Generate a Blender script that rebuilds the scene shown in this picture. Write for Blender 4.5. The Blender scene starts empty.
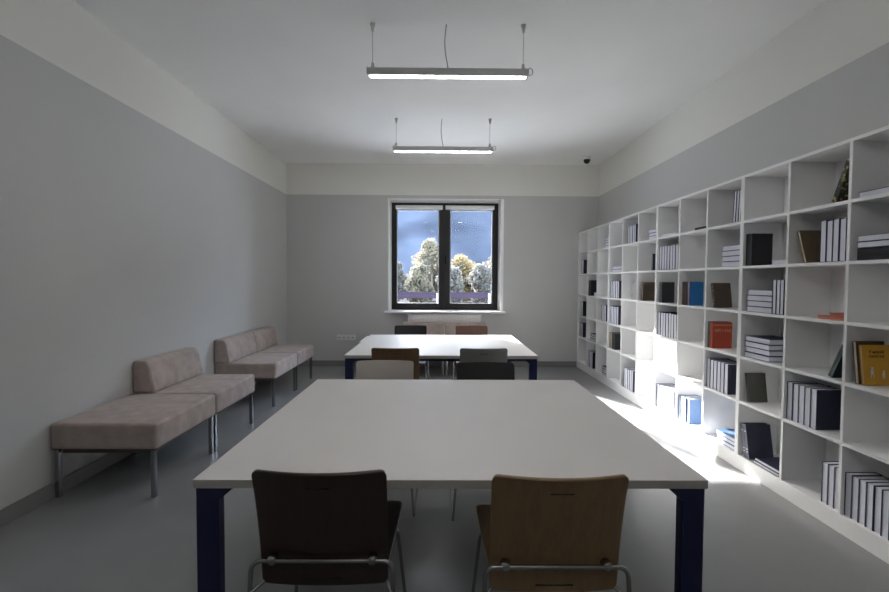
import bpy, bmesh, math, random
from mathutils import Vector, Matrix

SC = bpy.context.scene
COL = SC.collection
PI = math.pi
random.seed(7)

# ------------------------------------------------------------------ camera, world, sun, exposure
def make_camera():
    pitch, yaw, roll, h = .0342, .0091, .0051, 1.358
    F = Vector((math.sin(yaw) * math.cos(pitch), math.cos(yaw) * math.cos(pitch), -math.sin(pitch)))
    R = Vector((math.cos(yaw), -math.sin(yaw), 0))
    U = R.cross(F)
    R2 = math.cos(roll) * R + math.sin(roll) * U
    U2 = -math.sin(roll) * R + math.cos(roll) * U
    cd = bpy.data.cameras.new('camera')
    cd.sensor_fit = 'HORIZONTAL'; cd.sensor_width = 36; cd.lens = 36 * 450 / 889
    cd.clip_start = .02; cd.clip_end = 2000
    co = bpy.data.objects.new('camera', cd); COL.objects.link(co)
    M = Matrix((R2, U2, -F)).transposed().to_4x4(); M.translation = (0, 0, h)
    co.matrix_world = M
    SC.camera = co
make_camera()

SKY_STRENGTH = .36
SUN_STRENGTH = 3.9
LAMP_STRENGTH = 7.0
EXPOSURE = 3.42
SUN_DIR = Vector((.53, -1, -.577)).normalized()      # the way the light travels

w = bpy.data.worlds.new('world'); SC.world = w; w.use_nodes = True
nt = w.node_tree; bg = nt.nodes['Background']
sky = nt.nodes.new('ShaderNodeTexSky'); sky.sky_type = 'NISHITA'; sky.sun_disc = False
sky.sun_elevation = math.radians(27); sky.sun_rotation = math.atan2(-.5, 1)
hs = nt.nodes.new('ShaderNodeHueSaturation'); hs.inputs['Saturation'].default_value = .68
nt.links.new(sky.outputs[0], hs.inputs['Color']); nt.links.new(hs.outputs[0], bg.inputs[0]); bg.inputs[1].default_value = SKY_STRENGTH

sl = bpy.data.lights.new('sun', 'SUN'); sl.energy = SUN_STRENGTH; sl.angle = math.radians(.53); sl.color = (1, .98, .96)
so = bpy.data.objects.new('sun', sl); COL.objects.link(so)
so.rotation_euler = SUN_DIR.to_track_quat('-Z', 'Y').to_euler(); so.location = (-5, 15, 9)

pl = bpy.data.lights.new('window_portal', 'AREA'); pl.shape = 'RECTANGLE'; pl.size = 1.8; pl.size_y = 1.8
pl.cycles.is_portal = True
po = bpy.data.objects.new('window_portal', pl); COL.objects.link(po)
po.location = (.08, 7.46, 1.76); po.rotation_euler = (-PI / 2, 0, 0)

SC.view_settings.view_transform = 'Standard'; SC.view_settings.look = 'None'
SC.view_settings.gamma = 1; SC.view_settings.use_curve_mapping = False
SC.view_settings.exposure = EXPOSURE
cy = SC.cycles
cy.use_denoising = True; cy.max_bounces = 10; cy.diffuse_bounces = 6; cy.glossy_bounces = 4
cy.transparent_max_bounces = 12; cy.caustics_reflective = False; cy.caustics_refractive = False
cy.sample_clamp_indirect = 6

# ------------------------------------------------------------------ materials
def new_mat(name):
    m = bpy.data.materials.new(name); m.use_nodes = True
    return m, m.node_tree, m.node_tree.nodes['Principled BSDF']

def mat(name, col, rough=.5, metal=0, noise=0, scale=20, bump=0, spec=.5, sheen=0):
    m, nt, b = new_mat(name)
    b.inputs['Base Color'].default_value = (*col, 1)
    b.inputs['Roughness'].default_value = rough; b.inputs['Metallic'].default_value = metal
    b.inputs['Specular IOR Level'].default_value = spec
    if sheen: b.inputs['Sheen Weight'].default_value = sheen
    if noise or bump:
        tc = nt.nodes.new('ShaderNodeTexCoord'); n = nt.nodes.new('ShaderNodeTexNoise')
        n.inputs['Scale'].default_value = scale; n.inputs['Detail'].default_value = 6
        nt.links.new(tc.outputs['Object'], n.inputs['Vector'])
        if noise:
            r = nt.nodes.new('ShaderNodeMapRange'); r.inputs[1].default_value = .3; r.inputs[2].default_value = .7
            r.inputs[3].default_value = 1 - noise; r.inputs[4].default_value = 1 + noise
            nt.links.new(n.outputs['Fac'], r.inputs[0])
            v = nt.nodes.new('ShaderNodeVectorMath'); v.operation = 'SCALE'; v.inputs[0].default_value = col
            nt.links.new(r.outputs[0], v.inputs['Scale']); nt.links.new(v.outputs[0], b.inputs['Base Color'])
        if bump:
            bp = nt.nodes.new('ShaderNodeBump'); bp.inputs['Strength'].default_value = bump; bp.inputs['Distance'].default_value = .01
            nt.links.new(n.outputs['Fac'], bp.inputs['Height']); nt.links.new(bp.outputs[0], b.inputs['Normal'])
    return m

def wall_mat():
    m, nt, b = new_mat('two_tone_wall_paint')
    g = nt.nodes.new('ShaderNodeNewGeometry'); s = nt.nodes.new('ShaderNodeSeparateXYZ')
    nt.links.new(g.outputs['Position'], s.inputs[0])
    c = nt.nodes.new('ShaderNodeMath'); c.operation = 'GREATER_THAN'; c.inputs[1].default_value = 2.687
    nt.links.new(s.outputs[2], c.inputs[0])
    n = nt.nodes.new('ShaderNodeTexNoise'); n.inputs['Scale'].default_value = 1.3; n.inputs['Detail'].default_value = 5
    nt.links.new(g.outputs['Position'], n.inputs['Vector'])
    r = nt.nodes.new('ShaderNodeMapRange'); r.inputs[3].default_value = .97; r.inputs[4].default_value = 1.03
    nt.links.new(n.outputs['Fac'], r.inputs[0])
    mx = nt.nodes.new('ShaderNodeMix'); mx.data_type = 'RGBA'
    mx.inputs['A'].default_value = (.56, .56, .555, 1); mx.inputs['B'].default_value = (.80, .795, .75, 1)
    nt.links.new(c.outputs[0], mx.inputs['Factor'])
    v = nt.nodes.new('ShaderNodeVectorMath'); v.operation = 'SCALE'
    nt.links.new(mx.outputs['Result'], v.inputs[0]); nt.links.new(r.outputs[0], v.inputs['Scale'])
    nt.links.new(v.outputs[0], b.inputs['Base Color']); b.inputs['Roughness'].default_value = .75
    return m

def wood_mat(name, c1, c2, rough=.32):
    m, nt, b = new_mat(name)
    tc = nt.nodes.new('ShaderNodeTexCoord'); mp = nt.nodes.new('ShaderNodeMapping')
    mp.inputs['Scale'].default_value = (9, 2.5, 2.2)
    nt.links.new(tc.outputs['Object'], mp.inputs[0])
    n = nt.nodes.new('ShaderNodeTexNoise'); n.inputs['Scale'].default_value = 1.2; n.inputs['Detail'].default_value = 2
    nt.links.new(mp.outputs[0], n.inputs['Vector'])
    ml = nt.nodes.new('ShaderNodeMath'); ml.operation = 'MULTIPLY'; ml.inputs[1].default_value = 9
    nt.links.new(n.outputs['Fac'], ml.inputs[0])
    fr = nt.nodes.new('ShaderNodeMath'); fr.operation = 'PINGPONG'; fr.inputs[1].default_value = 1
    nt.links.new(ml.outputs[0], fr.inputs[0])
    n2 = nt.nodes.new('ShaderNodeTexNoise'); n2.inputs['Scale'].default_value = 14; n2.inputs['Detail'].default_value = 6
    nt.links.new(mp.outputs[0], n2.inputs['Vector'])
    ad = nt.nodes.new('ShaderNodeMath'); ad.operation = 'MULTIPLY_ADD'; ad.inputs[1].default_value = .35
    nt.links.new(fr.outputs[0], ad.inputs[0]); nt.links.new(n2.outputs['Fac'], ad.inputs[2])
    mx = nt.nodes.new('ShaderNodeMix'); mx.data_type = 'RGBA'
    mx.inputs['A'].default_value = (*c1, 1); mx.inputs['B'].default_value = (*c2, 1)
    nt.links.new(ad.outputs[0], mx.inputs['Factor']); nt.links.new(mx.outputs['Result'], b.inputs['Base Color'])
    b.inputs['Roughness'].default_value = rough
    return m

def emit_mat(name, col, s):
    m, nt, b = new_mat(name)
    b.inputs['Base Color'].default_value = (.8, .8, .8, 1)
    b.inputs['Emission Color'].default_value = (*col, 1); b.inputs['Emission Strength'].default_value = s
    return m

def glass_mat():
    m = bpy.data.materials.new('window_glass'); m.use_nodes = True; nt = m.node_tree; nt.nodes.clear()
    o = nt.nodes.new('ShaderNodeOutputMaterial'); t = nt.nodes.new('ShaderNodeBsdfTransparent'); g = nt.nodes.new('ShaderNodeBsdfGlossy')
    g.inputs['Roughness'].default_value = .02; t.inputs[0].default_value = (.96, .97, .97, 1)
    f = nt.nodes.new('ShaderNodeFresnel'); f.inputs[0].default_value = 1.22
    mx = nt.nodes.new('ShaderNodeMixShader')
    nt.links.new(f.outputs[0], mx.inputs[0]); nt.links.new(t.outputs[0], mx.inputs[1]); nt.links.new(g.outputs[0], mx.inputs[2])
    nt.links.new(mx.outputs[0], o.inputs[0])
    return m

def leaf_mat(name, c1, c2, trans=.5):
    m = bpy.data.materials.new(name); m.use_nodes = True; nt = m.node_tree; nt.nodes.clear()
    o = nt.nodes.new('ShaderNodeOutputMaterial'); d = nt.nodes.new('ShaderNodeBsdfDiffuse'); t = nt.nodes.new('ShaderNodeBsdfTranslucent')
    tc = nt.nodes.new('ShaderNodeTexCoord'); n = nt.nodes.new('ShaderNodeTexNoise'); n.inputs['Scale'].default_value = 1.7; n.inputs['Detail'].default_value = 5
    nt.links.new(tc.outputs['Object'], n.inputs['Vector'])
    r = nt.nodes.new('ShaderNodeMapRange'); r.inputs[1].default_value = .35; r.inputs[2].default_value = .65
    nt.links.new(n.outputs['Fac'], r.inputs[0])
    mx = nt.nodes.new('ShaderNodeMix'); mx.data_type = 'RGBA'; mx.inputs['A'].default_value = (*c1, 1); mx.inputs['B'].default_value = (*c2, 1)
    nt.links.new(r.outputs[0], mx.inputs['Factor'])
    nt.links.new(mx.outputs['Result'], d.inputs[0]); nt.links.new(mx.outputs['Result'], t.inputs[0])
    ms = nt.nodes.new('ShaderNodeMixShader'); ms.inputs[0].default_value = trans
    nt.links.new(d.outputs[0], ms.inputs[1]); nt.links.new(t.outputs[0], ms.inputs[2]); nt.links.new(ms.outputs[0], o.inputs[0])
    return m

def page_mat():
    m, nt, b = new_mat('book_page_edges')
    tc = nt.nodes.new('ShaderNodeTexCoord'); mp = nt.nodes.new('ShaderNodeMapping'); mp.inputs['Scale'].default_value = (900, 4, 4)
    n = nt.nodes.new('ShaderNodeTexNoise'); n.inputs['Scale'].default_value = 1
    nt.links.new(tc.outputs['Object'], mp.inputs[0]); nt.links.new(mp.outputs[0], n.inputs['Vector'])
    mx = nt.nodes.new('ShaderNodeMix'); mx.data_type = 'RGBA'; mx.inputs['A'].default_value = (.62, .63, .72, 1); mx.inputs['B'].default_value = (.85, .86, .95, 1)
    nt.links.new(n.outputs['Fac'], mx.inputs['Factor']); nt.links.new(mx.outputs['Result'], b.inputs['Base Color'])
    b.inputs['Roughness'].default_value = .8
    return m

def floral_mat():
    m, nt, b = new_mat('floral_book_cover')
    tc = nt.nodes.new('ShaderNodeTexCoord'); v = nt.nodes.new('ShaderNodeTexVoronoi'); v.inputs['Scale'].default_value = 45
    nt.links.new(tc.outputs['Object'], v.inputs['Vector'])
    cr = nt.nodes.new('ShaderNodeValToRGB'); e = cr.color_ramp.elements
    e[0].position = .2; e[0].color = (.42, .36, .10, 1); e[1].position = .45; e[1].color = (.012, .013, .012, 1)
    nt.links.new(v.outputs['Distance'], cr.inputs[0]); nt.links.new(cr.outputs[0], b.inputs['Base Color'])
    return m

M = {
 'reveal': mat('white_reveal_plaster', (.90, .90, .90), .5, noise=.01, scale=5),
 'wall': wall_mat(),
 'ceiling': mat('ceiling_paint', (.90, .90, .885), .85, noise=.02, scale=1.5),
 'floor': mat('grey_resin_floor', (.255, .26, .26), .29, noise=.07, scale=2.2, bump=.02, spec=.35),
 'base': mat('grey_baseboard', (.22, .225, .22), .5, noise=.03, scale=6),
 'white': mat('white_laminate', (.87, .87, .87), .45, noise=.015, scale=3),
 'tabletop': mat('off_white_tabletop', (.74, .72, .705), .42, noise=.015, scale=3, spec=.35),
 'tableedge': mat('tabletop_edge_band', (.50, .485, .45), .4, noise=.02, scale=5),
 'blue': mat('navy_powder_coat', (.006, .011, .065), .45, noise=.05, scale=60),
 'chrome': mat('brushed_chrome', (.36, .36, .36), .25, 1, noise=.03, scale=30),
 'fabric': mat('taupe_velour', (.43, .36, .325), .95, noise=.15, scale=11, bump=.12, sheen=.12),
 'piping': mat('dark_taupe_piping', (.10, .08, .075), .8, noise=.05, scale=20),
 'black': mat('black_window_frame', (.006, .006, .007), .5, noise=.05, scale=15),
 'plasticw': mat('white_plastic', (.80, .80, .79), .4, noise=.01, scale=9),
 'plasticg': mat('pale_grey_guide', (.45, .46, .50), .5, noise=.02, scale=9),
 'plasticb': mat('black_plastic', (.01, .01, .01), .2, noise=.05, scale=9),
 'alu': mat('grey_aluminium', (.55, .55, .54), .5, .0, noise=.03, scale=20),
 'wire': mat('steel_wire', (.25, .25, .25), .4, .8, noise=.02, scale=20),
 'cable': mat('grey_cable', (.30, .30, .29), .5, noise=.02, scale=20),
 'led': emit_mat('led_diffuser', (1, .97, .95), LAMP_STRENGTH),
 'glass': glass_mat(),
 'wenge': wood_mat('wenge_veneer', (.018, .010, .007), (.034, .018, .012)),
 'oak': wood_mat('oak_veneer', (.17, .105, .045), (.26, .165, .08)),
 'walnut': wood_mat('walnut_veneer', (.15, .085, .045), (.22, .13, .07)),
 'redbrown': wood_mat('red_brown_veneer', (.10, .05, .035), (.16, .08, .055)),
 'blackchair': mat('black_laminate', (.007, .007, .008), .5, noise=.05, scale=12),
 'greychair': mat('grey_laminate', (.27, .27, .265), .4, noise=.03, scale=12),
 'creamchair': mat('cream_laminate', (.47, .43, .40), .4, noise=.03, scale=12),
 'pages': page_mat(),
 'page_cream': mat('cream_pages', (.55, .48, .36), .8, noise=.06, scale=60),
 'navy': mat('navy_book_cover', (.018, .022, .050), .5, noise=.08, scale=30),
 'black_cover': mat('black_book_cover', (.012, .013, .017), .5, noise=.08, scale=30),
 'grey_cover': mat('grey_book_cover', (.20, .20, .24), .5, noise=.08, scale=30),
 'brown_cover': mat('brown_book_cover', (.070, .045, .030), .5, noise=.18, scale=40, bump=.1),
 'tan_cover': mat('olive_tan_book_cover', (.19, .145, .09), .5, noise=.1, scale=30),
 'slate_cover': mat('slate_book_cover', (.085, .085, .075), .5, noise=.08, scale=30),
 'blue_cover': mat('bright_blue_book_cover', (.010, .16, .42), .4, noise=.05, scale=30),
 'midblue_cover': mat('mid_blue_book_cover', (.055, .11, .23), .45, noise=.05, scale=30),
 'red_cover': mat('red_book_cover', (.42, .055, .025), .45, noise=.08, scale=30),
 'orange_cover': mat('orange_book_cover', (.52, .17, .10), .5, noise=.08, scale=30),
 'yellow_cover': mat('mustard_yellow_book_cover', (.62, .33, .03), .5, noise=.05, scale=30),
 'green_cover': mat('dark_green_book_cover', (.004, .026, .022), .4, noise=.05, scale=30),
 'white_cover': mat('white_paper_cover', (.70, .70, .72), .6, noise=.03, scale=30),
 'gold': mat('gold_lettering', (.75, .55, .30), .4, .3, noise=.05, scale=30),
 'silver': mat('silver_lettering', (.5, .52, .55), .4, .3, noise=.05, scale=30),
 'ink': mat('black_ink', (.02, .015, .01), .6, noise=.05, scale=30),
 'floral': floral_mat(),
 'terrace': mat('bounce_slab_concrete', (.46, .455, .45), .9, noise=.08, scale=1.5, spec=.2),
 'grass': mat('pale_autumn_grass', (.050, .047, .048), .9, noise=.35, scale=.8, spec=0),
 'hill': mat('hillside_haze_tint', (.048, .055, .073), .95, noise=.40, scale=.03, spec=0),  # blue of distant haze mixed into the forest colour
 'fence': mat('purple_brown_panel', (.034, .025, .038), .8, noise=.15, scale=2, spec=0),
 'post': mat('white_post_paint', (.75, .75, .75), .6, noise=.03, scale=5),
 'bark': mat('grey_bark', (.16, .13, .11), .9, noise=.2, scale=8, bump=.3),
 'leaf_pale': leaf_mat('pale_autumn_leaves', (.15, .14, .12), (.22, .19, .13)),
 'leaf_gold': leaf_mat('golden_autumn_leaves', (.16, .145, .12), (.32, .23, .10)),
 'leaf_grey': leaf_mat('silvery_autumn_leaves', (.13, .128, .125), (.18, .165, .14)),
}

# ------------------------------------------------------------------ mesh helpers
def add_box(bm, x0, x1, y0, y1, z0, z1, mi=0):
    v = [bm.verts.new(p) for p in ((x0,y0,z0),(x1,y0,z0),(x1,y1,z0),(x0,y1,z0),(x0,y0,z1),(x1,y0,z1),(x1,y1,z1),(x0,y1,z1))]
    for f in ((0,3,2,1),(4,5,6,7),(0,1,5,4),(1,2,6,5),(2,3,7,6),(3,0,4,7)):
        bm.faces.new([v[i] for i in f]).material_index = mi

def box(*a):
    bm = bmesh.new(); add_box(bm, *a); return bm

def boxes(l):
    bm = bmesh.new()
    for a in l: add_box(bm, *a)
    return bm

def add_tube(bm, pts, r, n=10, closed=False):
    pts = [Vector(p) for p in pts]; N = len(pts); rings = []
    prev = None
    for i, p in enumerate(pts):
        if closed: t = (pts[(i+1) % N] - pts[i-1])
        else: t = (pts[min(i+1, N-1)] - pts[max(i-1, 0)])
        t.normalize()
        if prev is None:
            u = t.orthogonal().normalized()
        else:
            u = prev - t * prev.dot(t)
            u.normalize()
        prev = u; b = t.cross(u)
        rings.append([bm.verts.new(p + r * (math.cos(2*PI*k/n) * u + math.sin(2*PI*k/n) * b)) for k in range(n)])
    m = N if closed else N - 1
    for i in range(m):
        a, b = rings[i], rings[(i+1) % N]
        off = 0
        if closed and i == N - 1:
            off = min(range(n), key=lambda o: (a[0].co - b[o].co).length)
        for k in range(n):
            f = bm.faces.new((a[k], a[(k+1) % n], b[(k+1+off) % n], b[(k+off) % n])); f.smooth = True
    if not closed:
        bm.faces.new(rings[0][::-1]); bm.faces.new(rings[-1])

def fillet(pts, r, closed=False, seg=5):
    pts = [Vector(p) for p in pts]; out = []; N = len(pts)
    for i, p in enumerate(pts):
        if not closed and i in (0, N-1): out.append(p); continue
        a = (pts[i-1] - p); b = (pts[(i+1) % N] - p)
        ra = min(r, a.length * .45, b.length * .45)
        A = p + a.normalized() * ra; B = p + b.normalized() * ra
        for k in range(seg + 1):
            t = k / seg
            out.append((1-t)**2 * A + 2*t*(1-t) * p + t*t * B)
    return out

def tube(pts, r, n=10, closed=False):
    bm = bmesh.new(); add_tube(bm, pts, r, n, closed); return bm

def lathe(prof, n=24):
    bm = bmesh.new(); rings = []
    for r, z in prof:
        rings.append([bm.verts.new((r*math.cos(2*PI*k/n), r*math.sin(2*PI*k/n), z)) for k in range(n)])
    for i in range(len(rings)-1):
        for k in range(n):
            f = bm.faces.new((rings[i][k], rings[i][(k+1) % n], rings[i+1][(k+1) % n], rings[i+1][k])); f.smooth = True
    bm.faces.new(rings[0][::-1]); bm.faces.new(rings[-1])
    return bm

def prism(poly, a0, a1, axis='y', mi=0):
    """extrude a 2-D outline; axis y: poly=(x,z), axis x: poly=(y,z), axis z: poly=(x,y)"""
    bm = bmesh.new()
    def P(p, a): return {'y': (p[0], a, p[1]), 'x': (a, p[0], p[1]), 'z': (p[0], p[1], a)}[axis]
    A = [bm.verts.new(P(p, a0)) for p in poly]; B = [bm.verts.new(P(p, a1)) for p in poly]
    bm.faces.new(A); bm.faces.new(B[::-1]); n = len(poly)
    for i in range(n): bm.faces.new((A[i], B[i], B[(i+1) % n], A[(i+1) % n]))
    return bm

def obj(name, bm, m, parent=None, bevel=0, seg=2, smooth=False, loc=None, solid=0):
    bmesh.ops.recalc_face_normals(bm, faces=bm.faces)
    me = bpy.data.meshes.new(name)
    bm.to_mesh(me); bm.free()
    for x in (m if isinstance(m, (list, tuple)) else [m]): me.materials.append(M[x])
    o = bpy.data.objects.new(name, me); COL.objects.link(o)
    if smooth:
        for p in me.polygons: p.use_smooth = True
    if parent: o.parent = parent
    if loc: o.location = loc
    if solid:
        s = o.modifiers.new('solid', 'SOLIDIFY'); s.thickness = solid; s.offset = 0
    if bevel:
        b = o.modifiers.new('bevel', 'BEVEL'); b.width = bevel; b.segments = seg; b.limit_method = 'ANGLE'; b.angle_limit = math.radians(40)
        if seg > 2:
            for p in me.polygons: p.use_smooth = True
            wn = o.modifiers.new('wn', 'WEIGHTED_NORMAL'); wn.keep_sharp = True
    return o

def tag(o, label, cat, group=None, kind=None):
    o['label'] = label; o['category'] = cat
    if group: o['group'] = group
    if kind: o['kind'] = kind
    return o

def thing(name, label, cat, loc=(0, 0, 0), rz=0, group=None):
    o = bpy.data.objects.new(name, None); COL.objects.link(o); o.empty_display_size = .1
    o.location = loc; o.rotation_euler = (0, 0, rz)
    return tag(o, label, cat, group)

def struct(name, bm, m, label=None, parent=None, **k):
    o = obj(name, bm, m, parent, **k)
    if not parent:
        o['kind'] = 'structure'
        if label: o['label'] = label; o['category'] = name.split('_')[0]
    return o

# ------------------------------------------------------------------ room shell
XL, XR, D, H, YB = -2.405, 2.468, 7.076, 3.173, -2.6
WT = .36
struct('floor', box(XL-.3, XR+.3, YB-.3, D+WT, -.2, 0), 'floor', 'smooth grey resin floor with a bright sunlit patch')
struct('ceiling', box(XL-.3, XR+.3, YB-.3, D+WT, H, H+.2), 'ceiling', 'plain white ceiling')
struct('wall_left', box(XL-.3, XL, YB-.3, D+WT, 0, H), 'wall', 'long left wall, pale grey with a cream band above')
struct('wall_right', box(XR, XR+.3, YB-.3, D+WT, 0, H), 'wall', 'right wall behind the white bookcases')
struct('wall_back', box(XL, XR, YB-.3, YB, 0, H), 'wall', 'wall behind the viewer')
OX0, OX1, OZ0, OZ1 = -.825, .988, .850, 2.635
struct('wall_far', boxes([(XL, OX0, D, D+WT, 0, H), (OX1, XR, D, D+WT, 0, H), (OX0, OX1, D, D+WT, 0, OZ0), (OX0, OX1, D, D+WT, OZ1, H)]),
       'wall', 'far wall around the window, pale grey with a cream band above')
struct('baseboard_left', box(XL, XL+.015, YB, D, 0, .092), 'base', 'grey baseboard along the left wall', bevel=.003)
struct('baseboard_far', box(XL+.015, XR-.31, D-.015, D, 0, .092), 'base', 'grey baseboard along the far wall', bevel=.003)
# white lining of the window reveal
LX0, LX1, LZ0, LZ1 = -.785, .922, .888, 2.595
tb = bmesh.new()
ya, yb, yc = D-.004, 7.25, 7.40
for sg, o_, l_ in ((-1, OX0, LX0), (1, OX1, LX1)):
    q = prism([(o_, ya), (l_ + sg*.022, ya), (l_, yb), (l_, yc), (o_, yc)], OZ0, OZ1, 'z')
    me_ = bpy.data.meshes.new('tmp'); q.to_mesh(me_); tb.from_mesh(me_); q.free(); bpy.data.meshes.remove(me_)
q = prism([(ya, OZ1), (ya, LZ1+.020), (yb, LZ1), (yc, LZ1), (yc, OZ1)], LX0, LX1, 'x')
me_ = bpy.data.meshes.new('tmp'); q.to_mesh(me_); tb.from_mesh(me_); q.free(); bpy.data.meshes.remove(me_)
add_box(tb, LX0, LX1, D+.06, yc, OZ0, LZ0)
struct('trim_1', tb, 'reveal', 'white lining of the window reveal')
sill = struct('trim_2', box(-.875, 1.015, 6.975, D+.06, .848, .880), 'white', 'white window sill board above the radiator', bevel=.006)
# the window: black frame, two sashes, panes, handle
wf = struct('window_1', boxes([(LX0, LX0+.05, 7.25, 7.33, LZ0, LZ1), (LX1-.05, LX1, 7.25, 7.33, LZ0, LZ1),
     (LX0+.05, LX1-.05, 7.25, 7.33, LZ1-.045, LZ1), (LX0+.05, LX1-.05, 7.25, 7.33, LZ0, LZ0+.035), (.035, .090, 7.25, 7.33, LZ0+.035, LZ1-.045)]),
     'black', 'black double casement window looking at autumn trees and a hill', bevel=.004)
for a0, a1, g0, g1 in ((LX0+.045, .06, -.702, -.028), (.064, LX1-.045, .150, .828)):
    z0, z1, gz0, gz1 = LZ0+.03, LZ1-.04, .995, 2.475
    s = obj('sash', boxes([(a0, g0, 7.235, 7.30, z0, z1), (g1, a1, 7.235, 7.30, z0, z1), (g0, g1, 7.235, 7.30, z0, gz0), (g0, g1, 7.235, 7.30, gz1, z1)]), 'black', wf, bevel=.005)
    obj('window_pane', box(g0-.004, g1+.004, 7.262, 7.268, gz0-.004, gz1+.004), 'glass', s)
hb = boxes([(.068, .092, 7.226, 7.2345, 1.68, 1.76)]); add_tube(hb, fillet([(.08, 7.23, 1.74), (.08, 7.19, 1.74), (.08, 7.185, 1.62)], .015), .009)
obj('window_handle', hb, 'plasticb', wf)
# outer sill
struct('trim_3', box(OX0, OX1, 7.335, 7.52, OZ0-.01, OZ0+.012), 'alu', 'grey metal outer window ledge')

for nm, a0, a1, lab in (('left', -.715, .03, 'white rolled-up roller blind at top of the left window sash'), ('right', .075, .85, 'white rolled-up roller blind at top of the right window sash')):
    t = thing('roller_blind', lab, 'blind', ((a0+a1)/2, 7.2, 2.49), group='roller blinds on the window')
    hw = (a1-a0)/2
    prof = [(-.034, .0), (-.034, .045), (-.022, .060), (.034, .060), (.034, 0)]
    obj('cassette', prism([(p[0], p[1]) for p in prof], -hw, hw, 'x'), 'plasticw', t, bevel=.004)
    for s in (-1, 1):
        gx = (-.702 if s < 0 else -.028) if nm == 'left' else (.150 if s < 0 else .828)
        gx -= (a0+a1)/2
        obj('guide_rail', box(gx-.007 - s*.008, gx+.007 - s*.008, .020, .034, -1.49, 0), 'plasticg', t, bevel=.002)
    obj('bottom_bar', box(-hw+.03, hw-.03, .005, .018, -.012, 0), 'plasticg', t, bevel=.003)

# ------------------------------------------------------------------ radiator, sockets, dome camera
t = thing('radiator', 'flat white panel radiator under the window sill, behind the two sofas', 'radiator', (.067, 6.99, .12))
obj('front_panel', boxes([(-.56, .56, -.035, -.028, 0, .70)] + [(-.57+i*.06, -.535+i*.06, -.039, -.035, .03, .67) for i in range(19)]), 'plasticw', t, bevel=.002)
obj('convector_body', box(-.56, .56, -.028, .03, .01, .69), 'plasticw', t)
obj('top_grille', boxes([(-.58, .58, -.035, -.02, .70, .712), (-.58, .58, .02, .035, .70, .712)] + [(-.575+i*.03, -.562+i*.03, -.02, .02, .70, .71) for i in range(39)]), 'plasticw', t)
for s in (-.4, .4): obj('wall_bracket', box(s-.02, s+.02, .03, .086, .1, .6), 'plasticw', t)

t = thing('wall_sockets', 'white strip of power sockets low on the far wall, left of the far table', 'socket', (-1.48, D, .455))
obj('cover_plate', box(-.15, .15, -.012, 0, -.045, .045), 'plasticw', t, bevel=.004)
for i in range(4):
    so_ = obj('socket', lathe([(.028, 0), (.028, .004), (.024, .005), (.022, .001)], 20), 'plasticw', t, loc=(-.108+i*.072, -.0125, 0)); so_.rotation_euler = (PI/2, 0, 0)
    obj('socket_holes', boxes([(-.014, -.004, -.006, .006, .001, .0058), (.004, .014, -.006, .006, .001, .0058)]), 'plasticb', so_)

t = thing('dome_camera', 'small dark security dome camera on a white base on the ceiling', 'security camera', (2.13, 6.62, H))
obj('mounting_base', lathe([(.062, -.001), (.062, -.022), (.055, -.036), (.03, -.04)]), 'plasticw', t)
obj('camera_dome', lathe([(.046, -.036), (.048, -.050), (.043, -.070), (.030, -.088), (.012, -.098), (.002, -.100)]), 'plasticb', t)

# ------------------------------------------------------------------ hanging lamps
def lamp(x, y, L, lab):
    zb = 2.800
    t = thing('pendant_lamp', lab, 'lamp', (x, y, H), group='linear lamps hung from the ceiling')
    z = zb - H; hl = L/2
    obj('lamp_housing', prism([(-.026, z+.008), (-.032, z+.014), (-.032, z+.050), (-.024, z+.060), (.024, z+.060), (.032, z+.050), (.032, z+.014), (.026, z+.008)], -hl, hl, 'x'), 'alu', t, bevel=.003)
    bm = bmesh.new(); n = 62; st = (L-.03)/n
    for i in range(n):
        a = -hl+.015+i*st
        v = [(a+st*.17, -.013, z+.0078), (a+st*.83, -.013, z+.0078), (a+st*.83, .013, z+.0078), (a+st*.17, .013, z+.0078)]
        lo = [(a+st*.28, -.009, z), (a+st*.72, -.009, z), (a+st*.72, .009, z), (a+st*.28, .009, z)]
        V = [bm.verts.new(p) for p in v]; Lw = [bm.verts.new(p) for p in lo]
        bm.faces.new(Lw); bm.faces.new(V[::-1])
        for k in range(4): bm.faces.new((V[k], V[(k+1) % 4], Lw[(k+1) % 4], Lw[k]))
    obj('led_diffuser', bm, 'led', t)
    for s in (-1, 1):
        obj('end_cap', box(min(s*hl, s*(hl+.006)), max(s*hl, s*(hl+.006)), -.033, .033, z+.012, z+.062), 'alu', t, bevel=.002)
        wx = s*(hl-.032)
        w_ = obj('suspension_wire', tube([(wx, 0, -.03), (wx, 0, z+.075)], .0016, 6), 'wire', t)
        obj('ceiling_hook', lathe([(.018, 0), (.018, -.008), (.011, -.03), (.009, -.052), (.003, -.055)], 14), 'alu', w_, loc=(wx, 0, 0))
        obj('wire_clamp', lathe([(.022, z+.058), (.022, z+.066), (.010, z+.070), (.010, z+.098), (.004, z+.10)], 12), 'alu', w_, loc=(wx, 0, 0))
    pts = []
    for k in range(15):
        q = k/14
        pts.append((-.012 - .014*math.sin(q*PI*1.2) + .006*q, .004*math.sin(5*q), (z+.055)*q))
    obj('power_cable', tube(pts, .0035, 8), 'cable', t)
    obj('cable_loop', tube([(hl+.012+.026*math.sin(a), 0, z+.048+.026*math.cos(a)) for a in [i*2*PI/16 for i in range(14)]], .003, 6), 'cable', t)
lamp(.046, 3.255, 1.135, 'linear lamp hanging above the near table, its lit strip facing down')
lamp(.022, 5.115, 1.115, 'linear lamp hanging farther back, nearer to the window wall')
lamp(.046, 1.395, 1.135, 'added linear lamp, unseen, above the front edge of the near table')  # outside the frame; continues the lamp row, added to light the near table
lamp(.046, -.465, 1.135, 'added linear lamp, unseen, hanging behind the viewer')  # also out of view, added to brighten the camera end

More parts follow.
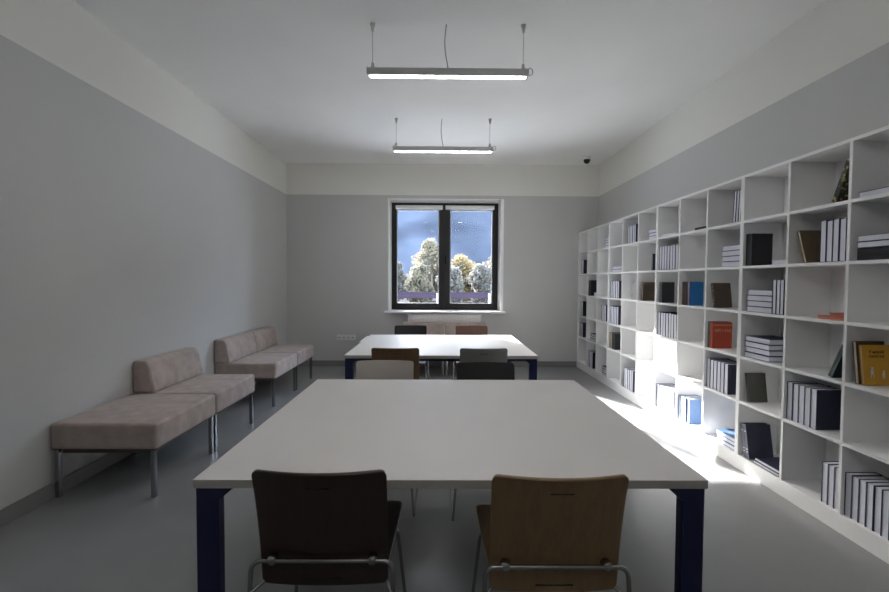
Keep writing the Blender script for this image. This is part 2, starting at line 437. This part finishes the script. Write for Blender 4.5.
# ------------------------------------------------------------------ tables
def table(x0, x1, y0, y1, lw, lab):
    t = thing('table', lab, 'table', ((x0+x1)/2, (y0+y1)/2, 0), group='square white meeting tables')
    hx, hy = (x1-x0)/2, (y1-y0)/2
    bm = boxes([(-hx, hx, -hy, hy, .713, .74)])
    bm.faces.ensure_lookup_table()
    for f in bm.faces:
        f.material_index = 0 if abs(f.normal.z) > .5 else 1
        f.normal_update()
        f.material_index = 0 if abs(f.normal.z) > .5 else 1
    obj('tabletop', bm, ['tabletop', 'tableedge'], t, bevel=.0015)
    for sx in (-1, 1):
        for sy in (-1, 1):
            ox = hx - .003
            poly = [(ox, 0), (ox, .713), (ox-lw-.042, .713), (ox-lw-.042, .705), (ox-lw, .668), (ox-lw, 0)]
            poly = [(sx*p[0], p[1]) for p in poly]
            ya, yb = sy*(hy-.012), sy*(hy-.012-.04)
            obj('leg', prism(poly, min(ya, yb), max(ya, yb), 'y'), 'blue', t, bevel=.003)
    for sy in (-1, 1):
        obj('apron_rail', box(-hx+.07, hx-.07, min(sy*(hy-.10), sy*(hy-.13)), max(sy*(hy-.10), sy*(hy-.13)), .675, .713), 'blue', t)
    for sx in (-1, 1):
        a, b = sx*(hx-.05), sx*(hx-.08)
        obj('side_rail', box(min(a, b), max(a, b), -hy+.075, hy-.075, .675, .713), 'blue', t)
    return t
table(-.762, .838, 1.374, 2.79, .070, 'large white-topped table on navy legs, nearest the viewer')
table(-.79, .81, 3.695, 5.11, .064, 'large white-topped table on navy legs, nearer the window')

# ------------------------------------------------------------------ chairs
def panel_grid(us, vs, outline, fn, holes):
    """sheet over the rows vs and columns us; outline(u) -> lo, hi of v; fn(u,v) -> point; holes = rectangles left open"""
    bm = bmesh.new(); G = []
    for u in us:
        lo, hi = outline(u)
        col = []
        for v in vs:
            vv = min(max(v, lo), hi)
            col.append(bm.verts.new(fn(u, vv)))
        G.append(col)
    for i in range(len(us)-1):
        for j in range(len(vs)-1):
            uc, vc = (us[i]+us[i+1])/2, (vs[j]+vs[j+1])/2
            if any(a < uc < b and c < vc < d for a, b, c, d in holes): continue
            try: f = bm.faces.new((G[i][j], G[i+1][j], G[i+1][j+1], G[i][j+1])); f.smooth = True
            except ValueError: pass
    bmesh.ops.remove_doubles(bm, verts=bm.verts, dist=1e-5)
    bmesh.ops.dissolve_degenerate(bm, edges=bm.edges, dist=1e-5)
    return bm

def round_outline(u, hw, lo, hi, r):
    e = hw - abs(u)
    if e < r:
        c = r - math.sqrt(max(0, r*r - (r-e)**2))
        return lo + c, hi - c
    return lo, hi

def make_chair(x, y, rz, m, lab):
    t = thing('chair', lab, 'chair', (x, y, 0), rz, group='sled-base chairs around the two tables')
    hw = .190
    us = [-hw, -hw+.004, -hw+.010, -hw+.018, -hw+.03, -.13, -.10, -.07, -.055, -.03, 0]
    us = us + [-u for u in us[:-1]][::-1]
    vs = [.448, .452, .458, .464, .4665, .4745, .50, .54, .58, .62, .66, .70, .74, .762, .774, .79, .803, .810, .816, .820]
    def fb(u, v):
        q = (v-.448)/.372
        wdt = 1 - .012*(1-q)
        return (u*wdt, -.165 - .045*q - .045*q*q + .032*(u/hw)**2*(.4+.6*q), v)
    back = obj('backrest', panel_grid(us, vs, lambda u: round_outline(u, hw, .448, .820, .017), fb,
              []), m, t, solid=.011, smooth=True)
    g2 = fb(0, .4705)[1]
    obj('grip_slot', box(-.056, .056, g2-.0064, g2, .467, .4745), 'plasticb', back, bevel=.003)
    gy = fb(0, .775)[1]
    obj('grip_slot', box(-.034, .034, gy-.0064, gy, .772, .778), 'plasticb', back, bevel=.003)
    us2 = [-.2, -.197, -.19, -.18, -.165, -.13, -.07, 0]; us2 = us2 + [-u for u in us2[:-1]][::-1]
    vs2 = [-.150, -.146, -.14, -.12, -.08, 0, .08, .16, .22, .26, .285, .298, .305, .31]
    def fs(u, v):
        z = .470 - .010*math.cos(u/.2*PI/2)*math.cos(min(1, abs(v-.05)/.26)*PI/2)
        if v > .22: z -= .9*(v-.22)**2*1.2
        return (u*(.90+.07*min(1, (v+.15)/.4)), v, z)
    obj('seat', panel_grid(us2, vs2, lambda u: round_outline(u, .2, -.150, .31, .03), fs, []), m, t, solid=.012, smooth=True)
    # closed tube: front cross bar, front legs, runners, rear legs, back bar
    P = [(-.185, .165, .440), (.185, .165, .440), (.222, .245, .009), (.222, -.23, .009), (.205, -.197, .540), (-.205, -.197, .540), (-.222, -.23, .011), (-.222, .245, .009)]
    fr = obj('sled_frame', tube(fillet(P, .035, True, 6), .0065, 10, True), 'chrome', t)
    obj('seat_rail', tube([(-.206, -.212, .452), (-.17, -.12, .452), (.17, -.12, .452), (.206, -.212, .452)], .006, 8), 'chrome', fr)
    for s in (-1, 1):
        c = lathe([(.015, -.006), (.015, .014), (.011, .020), (.004, .022)], 14)
        k = obj('back_clamp', c, 'chrome', back, loc=(s*.146, -.183, .540)); k.rotation_euler = (PI/2, 0, 0)
    return t
PIx = PI
make_chair(-.342, 1.485, 0, 'wenge', 'dark brown chair with its back to the viewer, left side of the near table')
make_chair(.337, 1.455, 0, 'oak', 'light brown wooden chair with its back to the viewer, right side of near table')
make_chair(-.367, 2.760, PI, 'creamchair', 'cream chair facing the viewer across the near table')
make_chair(.297, 2.710, PI, 'blackchair', 'black chair facing the viewer across the near table')
make_chair(-.358, 3.80, 0, 'walnut', 'brown slotted-back chair on near side of the far table, left')
make_chair(.349, 3.80, 0, 'greychair', 'grey slotted-back chair on near side of the far table, right')
make_chair(-.352, 5.12, PI, 'blackchair', 'black chair beyond the far table, before the left window sofa')
make_chair(.373, 5.12, PI, 'redbrown', 'reddish brown chair beyond the far table, before the right window sofa')

# ------------------------------------------------------------------ sofas (local: back against x=0, seat towards +x, length along y)
def sofa(loc, rz, L, back, lab, dp=.655):
    t = thing('sofa' if back else 'bench', lab, 'sofa' if back else 'bench', loc, rz, group='taupe sofa modules on chrome legs')
    obj('seat', box(0, dp, 0.003, L-.003, .300, .468), 'fabric', t, bevel=.022, seg=4)
    obj('seat_piping', tube(fillet([(.004, .007, .306), (dp-.004, .007, .306), (dp-.004, L-.007, .306), (.004, L-.007, .306)], .02, True, 4), .004, 6, True), 'piping', t)
    obj('base_frame', boxes([(.06, dp-.06, .03, .055, .275, .302), (.06, dp-.06, L-.055, L-.03, .275, .302), (.06, .085, .055, L-.055, .275, .302), (dp-.085, dp-.06, .055, L-.055, .275, .302)]), 'piping', t)
    if back:
        poly = [(.0, .468), (.0, .720), (.082, .720), (.105, .712), (.122, .693), (.136, .65), (.165, .51), (.168, .468)]
        b = obj('backrest', prism(poly, .003, L-.003, 'y'), 'fabric', t, bevel=.018, seg=4)
    for lx in (.018, dp-.046):
        for ly in (.012, L-.040):
            obj('leg', box(lx, lx+.028, ly, ly+.028, 0, .300), 'chrome', t, bevel=.003)
    return t
sofa((XL+.003, 2.755, 0), 0, .748, False, 'taupe backless upholstered bench, nearest piece by the left wall')
sofa((XL+.003, 3.507, 0), 0, .740, True, 'taupe sofa module with low back, joined behind the backless bench')
sofa((XL+.003, 4.765, 0), 0, .742, True, 'taupe sofa module, nearer one of the rear pair by the left wall')
sofa((XL+.003, 5.512, 0), 0, .69, True, 'taupe sofa module, farther one of the rear pair by the left wall')
sofa((-.570, 6.938, 0), -PI/2, .634, True, 'left of the two taupe sofas standing under the window')
sofa((.066, 6.935, 0), -PI/2, .634, True, 'right of the two taupe sofas standing under the window')

t = thing('side_table', 'low pale side table beside the window sofas, behind the far table', 'side table', (-.87, 6.64, 0))
obj('tabletop', box(-.27, .27, -.33, .33, .470, .492), 'white', t, bevel=.003)
for sx in (-1, 1):
    for sy in (-1, 1): obj('leg', box(sx*.235-.015, sx*.235+.015, sy*.295-.015, sy*.295+.015, 0, .470), 'chrome', t, bevel=.002)

# ------------------------------------------------------------------ bookcases
BX0, BX1, TP = 2.168, 2.462, .018
UW = 1.28; PW = (UW-.018)/3
ZS = [2.113, 1.789, 1.464, 1.140, .815, .491, .095]      # centres of the boards, top to bottom
NUM = ['one', 'two', 'three', 'four', 'five', 'six', 'seven', 'eight', 'nine', 'ten', 'eleven', 'twelve']
place = ['touching the window wall', 'second from the window wall', 'third from the window wall', 'nearest the viewer']
for u in range(4):
    yf = 7.074 - u*UW
    t = thing('bookcase', 'tall white open bookcase of eighteen cubbyholes, ' + place[u], 'bookcase', (BX0, yf-UW/2, 0), group='white bookcases along the right wall')
    hw = UW/2; dx = BX1-BX0
    for s in (-1, 1):
        obj('side_panel', box(0, dx, s*hw - (TP if s > 0 else -.0004), s*hw + (TP if s < 0 else -.0004), 0, ZS[0]+TP/2), 'white', t, bevel=.0008)
    for k in (1, 2):
        yc = hw - .009 - k*PW
        for r in range(6):
            obj('divider', box(.0005, dx-.012, yc-TP/2, yc+TP/2, ZS[r+1]+TP/2, ZS[r]-TP/2), 'white', t)
    for r, z in enumerate(ZS):
        obj('shelf', box(.0003, dx-.012, -hw+TP, hw-TP, z-TP/2, z+TP/2), 'white', t)
    obj('back_panel', box(dx-.012, dx-.001, -hw+TP, hw-TP, .06, ZS[0]+TP/2), 'white', t)
    obj('plinth', box(.0006, .016, -hw+TP, hw-TP, 0.0015, ZS[6]-TP/2), 'white', t)

def cell_y(c):       # far and near inner faces of the column
    u, k = divmod(c, 3); yf = 7.074 - u*UW
    return yf - .009 - k*PW - TP/2, yf - .009 - (k+1)*PW + TP/2
def shelf_z(r): return ZS[r+1] + TP/2 + .0006

# ------------------------------------------------------------------ books
# local frame: x thickness, y depth from the fore-edge (or the spine if spine=True) inwards, z height
def book_mesh(th, d, h, spine):
    c = .0028; bm = bmesh.new()
    add_box(bm, 0, c, 0, d, 0, h); add_box(bm, th-c, th, 0, d, 0, h)
    if spine: add_box(bm, c, th-c, 0, c, 0, h)
    else: add_box(bm, c, th-c, d-c, d, 0, h)
    return bm
def pages_mesh(th, d, h, spine):
    c = .0028; g = .0035
    return box(c, th-c, (c if spine else g), (d-g if spine else d-c), g, h-g)

ROW = ['top row', 'row two', 'row three', 'row four', 'row five', 'bottom row']
def book(c, r, lab, x, y, z, th, d, h, cover='navy', pages='pages', mode='up', spine=False, tilt=0, group=None, twist=0, bands=None, letters=None):
    """mode up: y is the far side of the book, which is th thick towards the viewer; mode flat: y is the near end, h long away from it"""
    o = obj('book', book_mesh(th, d, h, spine), cover)
    p = obj('pages', pages_mesh(th, d, h, spine), pages, o)
    if mode == 'up':
        R = Matrix.Rotation(-PI/2, 4, 'Z')
    else:
        R = Matrix(((0, 1, 0, 0), (0, 0, 1, 0), (1, 0, 0, 0), (0, 0, 0, 1)))
    if mode == 'up' and tilt > 0: z += th*math.sin(tilt)
    T = Matrix.Translation((x, y, z))
    o.matrix_world = T @ Matrix.Rotation(twist, 4, 'Z') @ Matrix.Rotation(tilt, 4, 'X') @ R
    tag(o, lab, 'book', group)
    if bands:       # gilt lines across a spine that faces the room
        for q in bands: obj('spine_line', box(.003, th-.003, -.0006, .0006, h*q-.002, h*q+.002), 'silver', o)
    return o

WORDS = {1:'one',2:'two',3:'three',4:'four',5:'five',6:'six',7:'seven',8:'eight'}
ORD = ['first','second','third','fourth','fifth','sixth','seventh','eighth']
def where(c, r): return f'{ROW[r]}, column {NUM[c]} from window'
def hh(): return random.uniform(-.003, .003)

def upright(c, r, y0, n, th, h, d=.165, x=2.186, covers=('navy',), step=None, adj='navy', tilt=0, pages='pages', spine=False):
    """n upright books, the far one starting at y0"""
    step = step or th + .0008
    for i in range(n):
        y = y0 - i*step
        cv = covers[i % len(covers)]
        lab = f'{ADJ[cv]} book, {ORD[i]} from left of {WORDS[n]} upright, {where(c, r)}' if n > 1 else f'single upright {ADJ[cv]} book, {where(c, r)}'
        book(c, r, lab, x + abs(hh()), y, shelf_z(r) + (.002 if tilt else 0), th, d, h+hh(), cv, pages, 'up', spine, tilt, f'upright books in {where(c, r)}')

def stack(c, r, ynear, n, th, L, d=.165, x=2.190, covers=('navy',), pages='pages', twist=0):
    z = shelf_z(r)
    for i in range(n):
        cv = covers[i % len(covers)]
        lab = f'{ADJ[cv]} book, {ORD[i]} from bottom of {WORDS[n]} stacked, {where(c, r)}' if n > 1 else f'{ADJ[cv]} book lying flat, {where(c, r)}'
        book(c, r, lab, x + (i % 2)*.004, ynear + abs(hh()), z, th, d, L + hh(), cv, pages, 'flat', False, 0, f'stacked books in {where(c, r)}' if n > 1 else None, twist)
        z += th + .0005

ADJ = {'navy':'navy','black_cover':'black','grey_cover':'grey','brown_cover':'brown','tan_cover':'olive-tan','slate_cover':'slate-grey','blue_cover':'bright blue',
       'midblue_cover':'mid-blue','red_cover':'red','orange_cover':'orange','yellow_cover':'yellow','green_cover':'dark green','white_cover':'white','floral':'floral'}

# top row
stack(2, 0, cell_y(2)[1]+.004, 4, .034, .21)
upright(4, 0, 5.270, 5, .044, .205)
stack(5, 0, cell_y(5)[1]+.004, 3, .032, .20)
stack(6, 0, 4.17, 1, .018, .22, covers=('white_cover',), twist=.18)
book(6, 0, f'thin white booklet leaning on the divider, {where(6,0)}', 2.19, 4.165, shelf_z(0)+.001, .012, .15, .235, 'white_cover', tilt=.06)
book(7, 0, f'thin black book lying flat, {where(7,0)}', 2.19, cell_y(7)[1]+.004, shelf_z(0), .022, .165, .20, 'black_cover', 'pages', 'flat', True)
upright(8, 0, 3.372, 3, .029, .232, tilt=.05, step=.030)
book(10, 0, f'dark floral-patterned book leaning on the divider, {where(10,0)}', 2.190, 2.520, shelf_z(0)+.001, .030, .17, .225, 'floral', spine=True, tilt=.38)
stack(11, 0, 2.125, 1, .032, .235, covers=('black_cover',))
# row two
upright(0, 1, 6.99, 2, .055, .215, covers=('navy', 'black_cover'))
stack(3, 1, 5.46, 2, .036, .27)
upright(6, 1, cell_y(6)[0]-.001, 7, .0505, .235)
upright(5, 1, 4.660, 1, .022, .17, tilt=.04)
stack(8, 1, cell_y(8)[1]+.004, 4, .040, .235)
upright(9, 1, cell_y(9)[0]-.001, 2, .032, .225, d=.145, covers=('black_cover',), spine=True)
stack(9, 1, 2.835, 1, .028, .14, d=.14, x=2.20, covers=('white_cover',))
book(10, 1, f'olive-tan book leaning far back with pages showing, {where(10,1)}', 2.195, 2.705, shelf_z(1)+.001, .020, .17, .205, 'tan_cover', 'page_cream', tilt=-.30)
upright(10, 1, 2.585, 4, .0405, .236)
for i, (cv, ln) in enumerate((('black_cover', .245), ('black_cover', .245), ('navy', .235), ('navy', .235))):
    book(11, 1, f'{"black" if i < 2 else "navy"} book, {ORD[i]} from bottom of four stacked, {where(11,1)}', 2.200 - .012*(i > 1), 2.118, shelf_z(1)+i*.0325, .032, .165, ln, cv, 'pages', 'flat', i < 2, 0, 'stacked books in '+where(11,1), bands=(.28,) if i < 2 else None)
# row three
upright(1, 2, cell_y(1)[0]-.001, 2, .06, .225, covers=('black_cover',), spine=True)
stack(1, 2, cell_y(1)[1]+.002, 1, .05, .12, d=.10, x=2.175, covers=('white_cover',))
upright(3, 2, 5.775, 5, .056, .215, covers=('navy', 'navy', 'black_cover', 'black_cover', 'navy'))
book(4, 2, f'thin white booklet leaning on the divider, {where(4,2)}', 2.19, 5.150, shelf_z(2)+.001, .012, .15, .20, 'white_cover', tilt=.24)
upright(5, 2, 4.895, 2, .026, .20, d=.19, covers=('brown_cover',), spine=True)
upright(6, 2, 4.475, 2, .024, .205, d=.125, covers=('black_cover',), spine=True)
upright(7, 2, 4.050, 2, .032, .210, d=.125, covers=('brown_cover',), pages='brown_cover')
book(7, 2, f'bright blue book with red-edged pages, {where(7,2)}', 2.190, 3.970, shelf_z(2), .030, .125, .208, 'blue_cover', 'orange_cover')
book(8, 2, f'dark brown leather book leaning back alone, {where(8,2)}', 2.190, 3.595, shelf_z(2)+.001, .030, .140, .198, 'brown_cover', spine=True, tilt=-.17, bands=(.15, .3, .7, .85))
stack(9, 2, 2.955, 4, .0385, .240)
upright(9, 2, 2.948, 3, .0335, .226)
stack(10, 2, 2.415, 1, .020, .175, covers=('orange_cover',), pages='orange_cover')
book(10, 2, f'smaller orange book lying on a larger orange one, {where(10,2)}', 2.21, 2.405, shelf_z(2)+.0205, .018, .14, .13, 'orange_cover', 'orange_cover', 'flat')
# row four
upright(0, 3, 7.0, 2, .06, .225, covers=('navy', 'black_cover'))
upright(2, 3, 6.07, 3, .050, .22)
upright(3, 3, cell_y(3)[0]-.001, 5, .054, .22)
upright(6, 3, cell_y(6)[0]-.001, 7, .0505, .232)
rb = book(8, 3, f'red book with gold title, beside a grey book, {where(8,3)}', 2.190, cell_y(8)[0]-.038, shelf_z(3), .026, .160, .208, 'red_cover', spine=True)
book(8, 3, f'slim grey book tucked left of the red book, {where(8,3)}', 2.190, cell_y(8)[0]-.001, shelf_z(3), .036, .165, .212, 'slate_cover', spine=True)
stack(9, 3, 2.963, 4, .0375, .240, d=.20)
book(10, 3, f'dark green book leaning on the divider, {where(10,3)}', 2.19, 2.505, shelf_z(3)+.001, .026, .19, .205, 'green_cover', spine=True, tilt=.42)
book(11, 3, f'brown book standing behind the yellow picture book, {where(11,3)}', 2.185, 2.332, shelf_z(3)+.001, .022, .15, .225, 'brown_cover', 'page_cream', tilt=-.12)
yb = book(11, 3, f'yellow picture book with black title and small drawn figures, {where(11,3)}', 2.195, 2.306, shelf_z(3)+.001, .016, .20, .208, 'yellow_cover', 'page_cream', tilt=-.12)
# row five
upright(0, 4, 7.0, 3, .045, .21)
stack(1, 4, cell_y(1)[1]+.004, 3, .034, .30, covers=('black_cover', 'navy', 'black_cover'))
upright(3, 4, cell_y(3)[0]-.001, 2, .040, .205, covers=('tan_cover',), pages='page_cream')
upright(3, 4, 5.690, 2, .050, .205, d=.19, covers=('black_cover',), spine=True)
upright(8, 4, cell_y(8)[0]-.001, 6, .0450, .232)
book(9, 4, f'slate-grey book standing alone, leaning back slightly, {where(9,4)}', 2.200, 3.175, shelf_z(4)+.001, .018, .135, .205, 'slate_cover', spine=True, tilt=-.16)
upright(10, 4, cell_y(10)[0]-.001, 5, .0440, .232)
# bottom row
upright(1, 5, 6.60, 3, .065, .235, covers=('navy', 'black_cover', 'black_cover'))
stack(2, 5, cell_y(2)[1]+.004, 4, .028, .22, covers=('black_cover',))
upright(4, 5, 5.300, 5, .050, .235)
upright(6, 5, cell_y(6)[0]-.001, 6, .0560, .225)
upright(7, 5, cell_y(7)[0]-.001, 3, .0410, .218, covers=('midblue_cover',))
book(7, 5, f'thick mid-blue book with its cover showing, {where(7,5)}', 2.195, 3.949, shelf_z(5), .045, .165, .222, 'midblue_cover')
stack(8, 5, 3.275, 3, .030, .235, d=.20, covers=('midblue_cover',))
book(9, 5, f'dark navy folder leaning back, leftmost of two, {where(9,5)}', 2.180, 3.168, shelf_z(5)+.001, .028, .175, .238, 'navy', spine=True, tilt=-.20, bands=(.2, .28, .8))
book(9, 5, f'dark navy folder leaning back, right of its twin, {where(9,5)}', 2.180, 3.1355, shelf_z(5)+.001, .028, .175, .238, 'navy', spine=True, tilt=-.20, bands=(.2, .28, .8))
stack(9, 5, 2.835, 2, .020, .225, d=.20, x=2.18)
upright(10, 5, 2.520, 3, .0400, .232)
upright(11, 5, cell_y(11)[0]-.001, 7, .0400, .232)

def cover_text(bk, th, y, z, size, s, m):
    """raised lettering on the cover that faces the viewer (local x = th)"""
    cu = bpy.data.curves.new('lettering', 'FONT'); cu.body = s; cu.size = size; cu.extrude = .0006; cu.align_x = 'CENTER'
    cu.materials.append(M[m])
    tmp = bpy.data.objects.new('tmp', cu); COL.objects.link(tmp)
    bpy.context.view_layer.update()
    me = bpy.data.meshes.new_from_object(tmp.evaluated_get(bpy.context.evaluated_depsgraph_get()))
    bpy.data.objects.remove(tmp)
    o = bpy.data.objects.new('cover_title', me); COL.objects.link(o); o.parent = bk
    # text x -> book y, text y -> book z, facing +x
    o.matrix_local = Matrix(((0, 0, 1, th+.0006), (1, 0, 0, y), (0, 1, 0, z), (0, 0, 0, 1)))
    return o
cover_text(rb, .026, .085, .135, .026, 'ВІЙ І САД', 'gold')
obj('cover_ornament', boxes([(.0262, .0268, .012+i*.012, .020+i*.012, .183, .190) for i in range(12)]), 'gold', rb)
cover_text(yb, .016, .075, .165, .022, 'У нашій\nказочці', 'ink')
bm = bmesh.new()
for yy, zz, k in ((.045, .055, 1), (.105, .045, .8), (.15, .06, .9)):
    for (dy, dz, w_, h_) in ((0, 0, .016, .024), (.002, .026, .011, .013), (-.006, -.014, .004, .014), (.007, -.014, .004, .014)):
        add_box(bm, .0162, .0168, yy+dy*k-w_*k/2, yy+dy*k+w_*k/2, zz+dz*k, zz+dz*k+h_*k)
obj('cover_drawing', bm, 'white_cover', yb)

# ------------------------------------------------------------------ outside the window
struct('terrace', box(-30, 30, D+WT+.16, 21, -.5, -.15), 'terrace', 'added pale concrete slab, unseen below the window, bouncing sunlight indoors')  # unseen slab added to reflect sunlight up to the ceiling
tag(obj('meadow', box(-260, 260, D+WT+.15, 330, -.6, -.35), 'grass'), 'pale grassy ground outside the window', 'ground', kind='structure')
def hill():
    bm = bmesh.new(); nx, ny = 90, 30; G = []
    for i in range(nx+1):
        col = []
        for j in range(ny+1):
            x = -520 + 1040*i/nx; y = 300 + 330*j/ny
            q = j/ny
            z = -1 + 230*q**.95*(1 + .10*math.sin(x*.011+1) + .05*math.sin(x*.031)) + 3*math.sin(x*.09+j)*q + random.uniform(-.7, .7)*q
            col.append(bm.verts.new((x, y, z)))
        G.append(col)
    for i in range(nx):
        for j in range(ny): bm.faces.new((G[i][j], G[i+1][j], G[i+1][j+1], G[i][j+1])).smooth = True
    return bm
tag(obj('hillside', hill(), 'hill'), 'shaded wooded hillside tinted haze-blue, far beyond the window', 'hill', kind='structure')

t = thing('fence', 'long purple-brown panel fence with white posts beyond the window', 'fence', (0, 24, -.35))
obj('fence_panel', boxes([(-9, 9, -.02, .02, .76, 1.09)]), 'fence', t)
obj('fence_rail', boxes([(-9, 9, -.035, -.02, 1.03, 1.07), (-9, 9, -.035, -.02, .79, .82)]), 'fence', t)
for i in range(7): obj('post', box(-8.4+i*2.75-.05, -8.4+i*2.75+.05, -.08, -.035, 0, 1.02), 'post', t)

def tree(x, y, h, r, m, lab, n=2600, base=.9):
    t = thing('tree', lab, 'tree', (x, y, -.35), group='autumn trees beyond the fence')
    rnd = random.Random(int(x*100)+int(y)); bm = bmesh.new()
    def limb(a, b, r0, r1):
        a, b = Vector(a), Vector(b); N = 4
        pts = [a.lerp(b, k/N) + Vector((rnd.uniform(-.06, .06), rnd.uniform(-.06, .06), 0))*(0 < k < N) for k in range(N+1)]
        d = (b-a).normalized(); u = d.orthogonal().normalized(); v = d.cross(u); rings = []
        for k, p in enumerate(pts):
            rr = r0 + (r1-r0)*k/N
            rings.append([bm.verts.new(p + rr*(math.cos(2*PI*i/6)*u + math.sin(2*PI*i/6)*v)) for i in range(6)])
        for k in range(N):
            for i in range(6): bm.faces.new((rings[k][i], rings[k][(i+1) % 6], rings[k+1][(i+1) % 6], rings[k+1][i])).smooth = True
    limb((0, 0, 0), (0, 0, h*.8), .13, .03)
    clumps = []
    for k in range(26):
        a = rnd.uniform(0, 2*PI); q = k/25; zz = base + (h-base)*(.05+.9*q)
        rr = r*math.sin(PI*(.18+.75*q))**.8*rnd.uniform(.45, .85)
        p = (rr*math.cos(a), rr*math.sin(a), zz)
        limb((0, 0, max(.4, zz-.9*r*.8)), p, .04, .012); clumps.append((p, r*rnd.uniform(.30, .45)))
    clumps.append(((0, 0, h-.35*r), .34*r))
    obj('trunk', bm, 'bark', t)
    bm = bmesh.new()
    for i in range(n):
        c, cr = clumps[i % len(clumps)]
        d = Vector((rnd.gauss(0, 1), rnd.gauss(0, 1), rnd.gauss(0, 1))).normalized() * cr * rnd.uniform(.35, 1.05)
        p = Vector(c) + d
        nrm = Vector((rnd.gauss(0, 1), rnd.gauss(0, 1), rnd.gauss(0, 1))).normalized(); u = nrm.orthogonal().normalized(); v = nrm.cross(u)
        s = rnd.uniform(.06, .13)
        bm.faces.new([bm.verts.new(p + s*q) for q in (u, .6*v+.2*u, -u, -.6*v)])
    obj('foliage', bm, m, t)
tree(-.75, 37, 4.85, 1.8, 'leaf_pale', 'tall pale autumn tree in the left window pane', 14000, .3)
tree(-1.35, 29, 2.55, .95, 'leaf_pale', 'low pale bush at the foot of the tall tree outside', 6000, .3)
tree(-3.05, 31, 2.9, .85, 'leaf_grey', 'pale autumn bush at the left edge of the window', 6000, .4)
tree(.60, 26.6, 2.3, .9, 'leaf_grey', 'low greyish tree outside, behind the window mullion', 6000, .3)
tree(1.9, 36, 3.3, 1.6, 'leaf_gold', 'golden-topped tree outside, middle of the right pane', 12000, .4)
tree(2.65, 28.5, 2.55, 1.05, 'leaf_grey', 'low greyish tree outside, right half of the right pane', 6000, .3)
tree(4.15, 33, 3.6, 1.3, 'leaf_pale', 'pale autumn tree at the right edge of the window', 5000, .3)
tree(-6.6, 29, 3.0, 1.3, 'leaf_pale', 'pale autumn tree hidden beyond the left window jamb', 2200)
tree(7.4, 34, 3.2, 1.3, 'leaf_grey', 'pale autumn tree hidden beyond the right window jamb', 2200)
